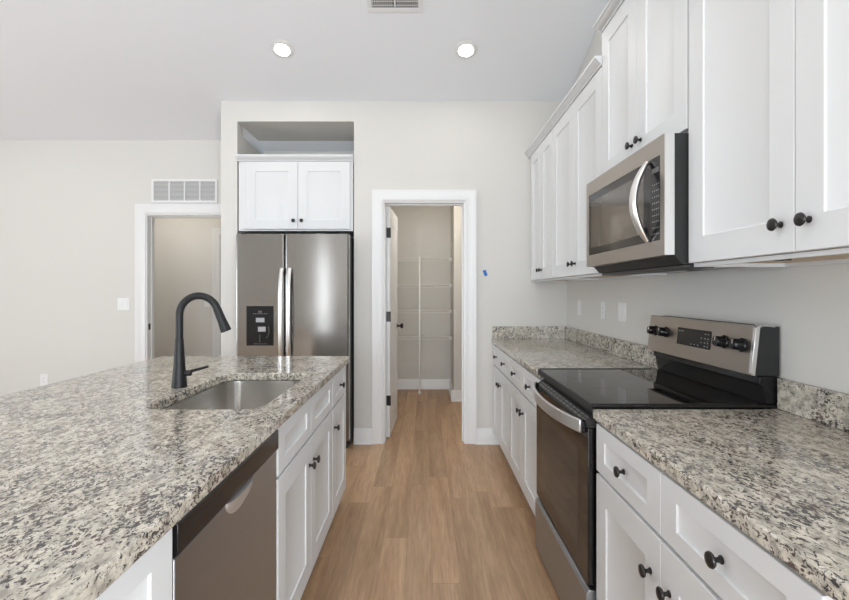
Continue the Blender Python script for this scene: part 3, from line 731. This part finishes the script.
tp = frame((.525, YB-.0006, 1.474), Vector((.9, 0, .35)).normalized(), Vector((-.35, 0, .9)).normalized(), (0, -1, 0))
tag(MB().fbox(tp, -.014, .014, -.026, .026, 0, .0006).build('tape_piece', M['tape']), 'small scrap of blue tape stuck on the wall right of the pantry door', 'tape')
# return-air grille over the hall doorway
F = FB(YL); g = thing('air_grille', 'white four-section return air grille above the hall doorway', 'vent', (-2.335, YL, 2.178))
a, b, c, d = -2.655, -2.015, 2.179, 2.408; m = MB()
m.fbox(F, a, b, c, c+.022, .0005, .012); m.fbox(F, a, b, d-.022, d, .0005, .012); m.fbox(F, a, a+.022, c+.022, d-.022, .0005, .012); m.fbox(F, b-.022, b, c+.022, d-.022, .0005, .012)
for k in (1, 2, 3): x = a+.022+(b-a-.044)*k/4; m.fbox(F, x-.006, x+.006, c+.022, d-.022, .0005, .010)
m.build('frame', M['trim'], g, bevel=.001)
MB().fbox(F, a+.01, b-.01, c+.01, d-.01, .0002, .0010).build('backing', M['ducts'], g)
m = MB()
for i in range(15):
    z = c+.028+i*.0122
    m.prism([(.0012, z), (.0082, z+.0045), (.0082, z+.0058), (.0012, z+.0013)], lambda p: F(a+.022, p[1], p[0]), lambda p: F(b-.022, p[1], p[0]))
m.build('louvres', M['trim'], g)
# things on the sloping ceiling
def ceil_frame(x, y): return frame((x, y, ceil_h(y)), (1, 0, 0), Vector((0, -3, 1)).normalized(), Vector((0, -1, -3)).normalized())
F = ceil_frame(-.20, 3.11); g = thing('ceiling_vent', 'white supply air register on the ceiling at the top of the view', 'vent', F(0, 0, 0))
hw, hh = .186, .125; m = MB()
m.fbox(F, -hw, hw, -hh, -hh+.03, .0005, .010); m.fbox(F, -hw, hw, hh-.03, hh, .0005, .010); m.fbox(F, -hw, -hw+.03, -hh+.03, hh-.03, .0005, .010); m.fbox(F, hw-.03, hw, -hh+.03, hh-.03, .0005, .010); m.fbox(F, -.006, .006, -hh+.03, hh-.03, .0005, .010)
m.build('frame', M['trim'], g, bevel=.002)
MB().fbox(F, -hw+.01, hw-.01, -hh+.01, hh-.01, .0002, .0008).build('backing', M['side'], g)
m = MB()
for i in range(22):
    x = -hw+.036+i*.0142
    if abs(x) > .008: m.fbox(F, x-.0022, x+.0022, -hh+.03, hh-.03, .001, .0085)
for i in range(6):
    y = -hh+.05+i*.03; m.fbox(F, -hw+.03, hw-.03, y-.0015, y+.0015, .004, .007)
m.build('louvres', M['trim'], g)
def downlight(x, y, label, power=1.6):
    F = ceil_frame(x, y); g = thing('ceiling_light', label, 'ceiling light', F(0, 0, 0), 'recessed ceiling lights')
    n = F(0, 0, 1) - F(0, 0, 0)
    MB().lathe(F(0, 0, .0005), n, [(0, .088), (.003, .087), (.007, .074), (.0085, .057)], 40).build('trim_ring', M['trim'], g)
    MB().lathe(F(0, 0, .0092), n, [(0, .056), (.002, .054), (.0035, .03), (.004, .001)], 40).build('lens', M['lens'], g)
    l = bpy.data.lights.new('bulb', 'AREA'); l.shape = 'DISK'; l.size = .12; l.energy = power; l.color = (1, .95, .87)
    o = bpy.data.objects.new('bulb', l); C.objects.link(o); o.parent = g; o.location = n*.016
    o.rotation_euler = n.to_track_quat('-Z', 'Y').to_euler()
downlight(-1.07, 3.535, 'lit round recessed ceiling light left of the air register')
downlight(.312, 3.54, 'lit round recessed ceiling light right of the air register, nearer the cabinets')
downlight(-1.066, .40, 'added unseen recessed fill light above the near end of the island', 4)  # this and the next three are cans added out of view for ambient fill
downlight(.302, .40, 'added unseen recessed fill light above the aisle beside the range', 4)
downlight(-3.6, 3.4, 'added unseen recessed fill light left of the island, toward the hall doorway', 3)
downlight(-3.6, .40, 'added unseen recessed fill light over the open floor left of the island', 4)
g = thing('pantry_fill_lamp', 'added unseen fill lamp on the pantry ceiling', 'ceiling light', (.25, 4.9, 2.6))  # lamp added out of view to brighten the pantry
MB().lathe((.25, 4.9, 2.5995), (0, 0, -1), [(0, .13), (.02, .13), (.03, .12)], 32).build('base', M['trim'], g)
MB().lathe((.25, 4.9, 2.569), (0, 0, -1), [(0, .115), (.03, .10), (.05, .06), (.055, .002)], 32).build('shade', M['lens'], g)
l = bpy.data.lights.new('bulb', 'POINT'); l.energy = 9; l.color = (1, .89, .74); l.shadow_soft_size = .1
o = bpy.data.objects.new('bulb', l); C.objects.link(o); o.parent = g; o.location = (0, 0, -.15)
# lamp added to light the hall, out of sight beyond the doorway
g = thing('hall_fill_lamp', 'added unseen fill lamp on the hall ceiling beyond the left doorway', 'ceiling light', (-3.2, 5.4, 2.6))
MB().lathe((-3.2, 5.4, 2.5995), (0, 0, -1), [(0, .15), (.02, .15), (.03, .14)], 32).build('base', M['trim'], g)
MB().lathe((-3.2, 5.4, 2.569), (0, 0, -1), [(0, .135), (.03, .12), (.05, .07), (.055, .002)], 32).build('shade', M['lens'], g)
l = bpy.data.lights.new('bulb', 'POINT'); l.energy = 5; l.color = (1, .90, .76); l.shadow_soft_size = .1
o = bpy.data.objects.new('bulb', l); C.objects.link(o); o.parent = g; o.location = (0, 0, -.2)
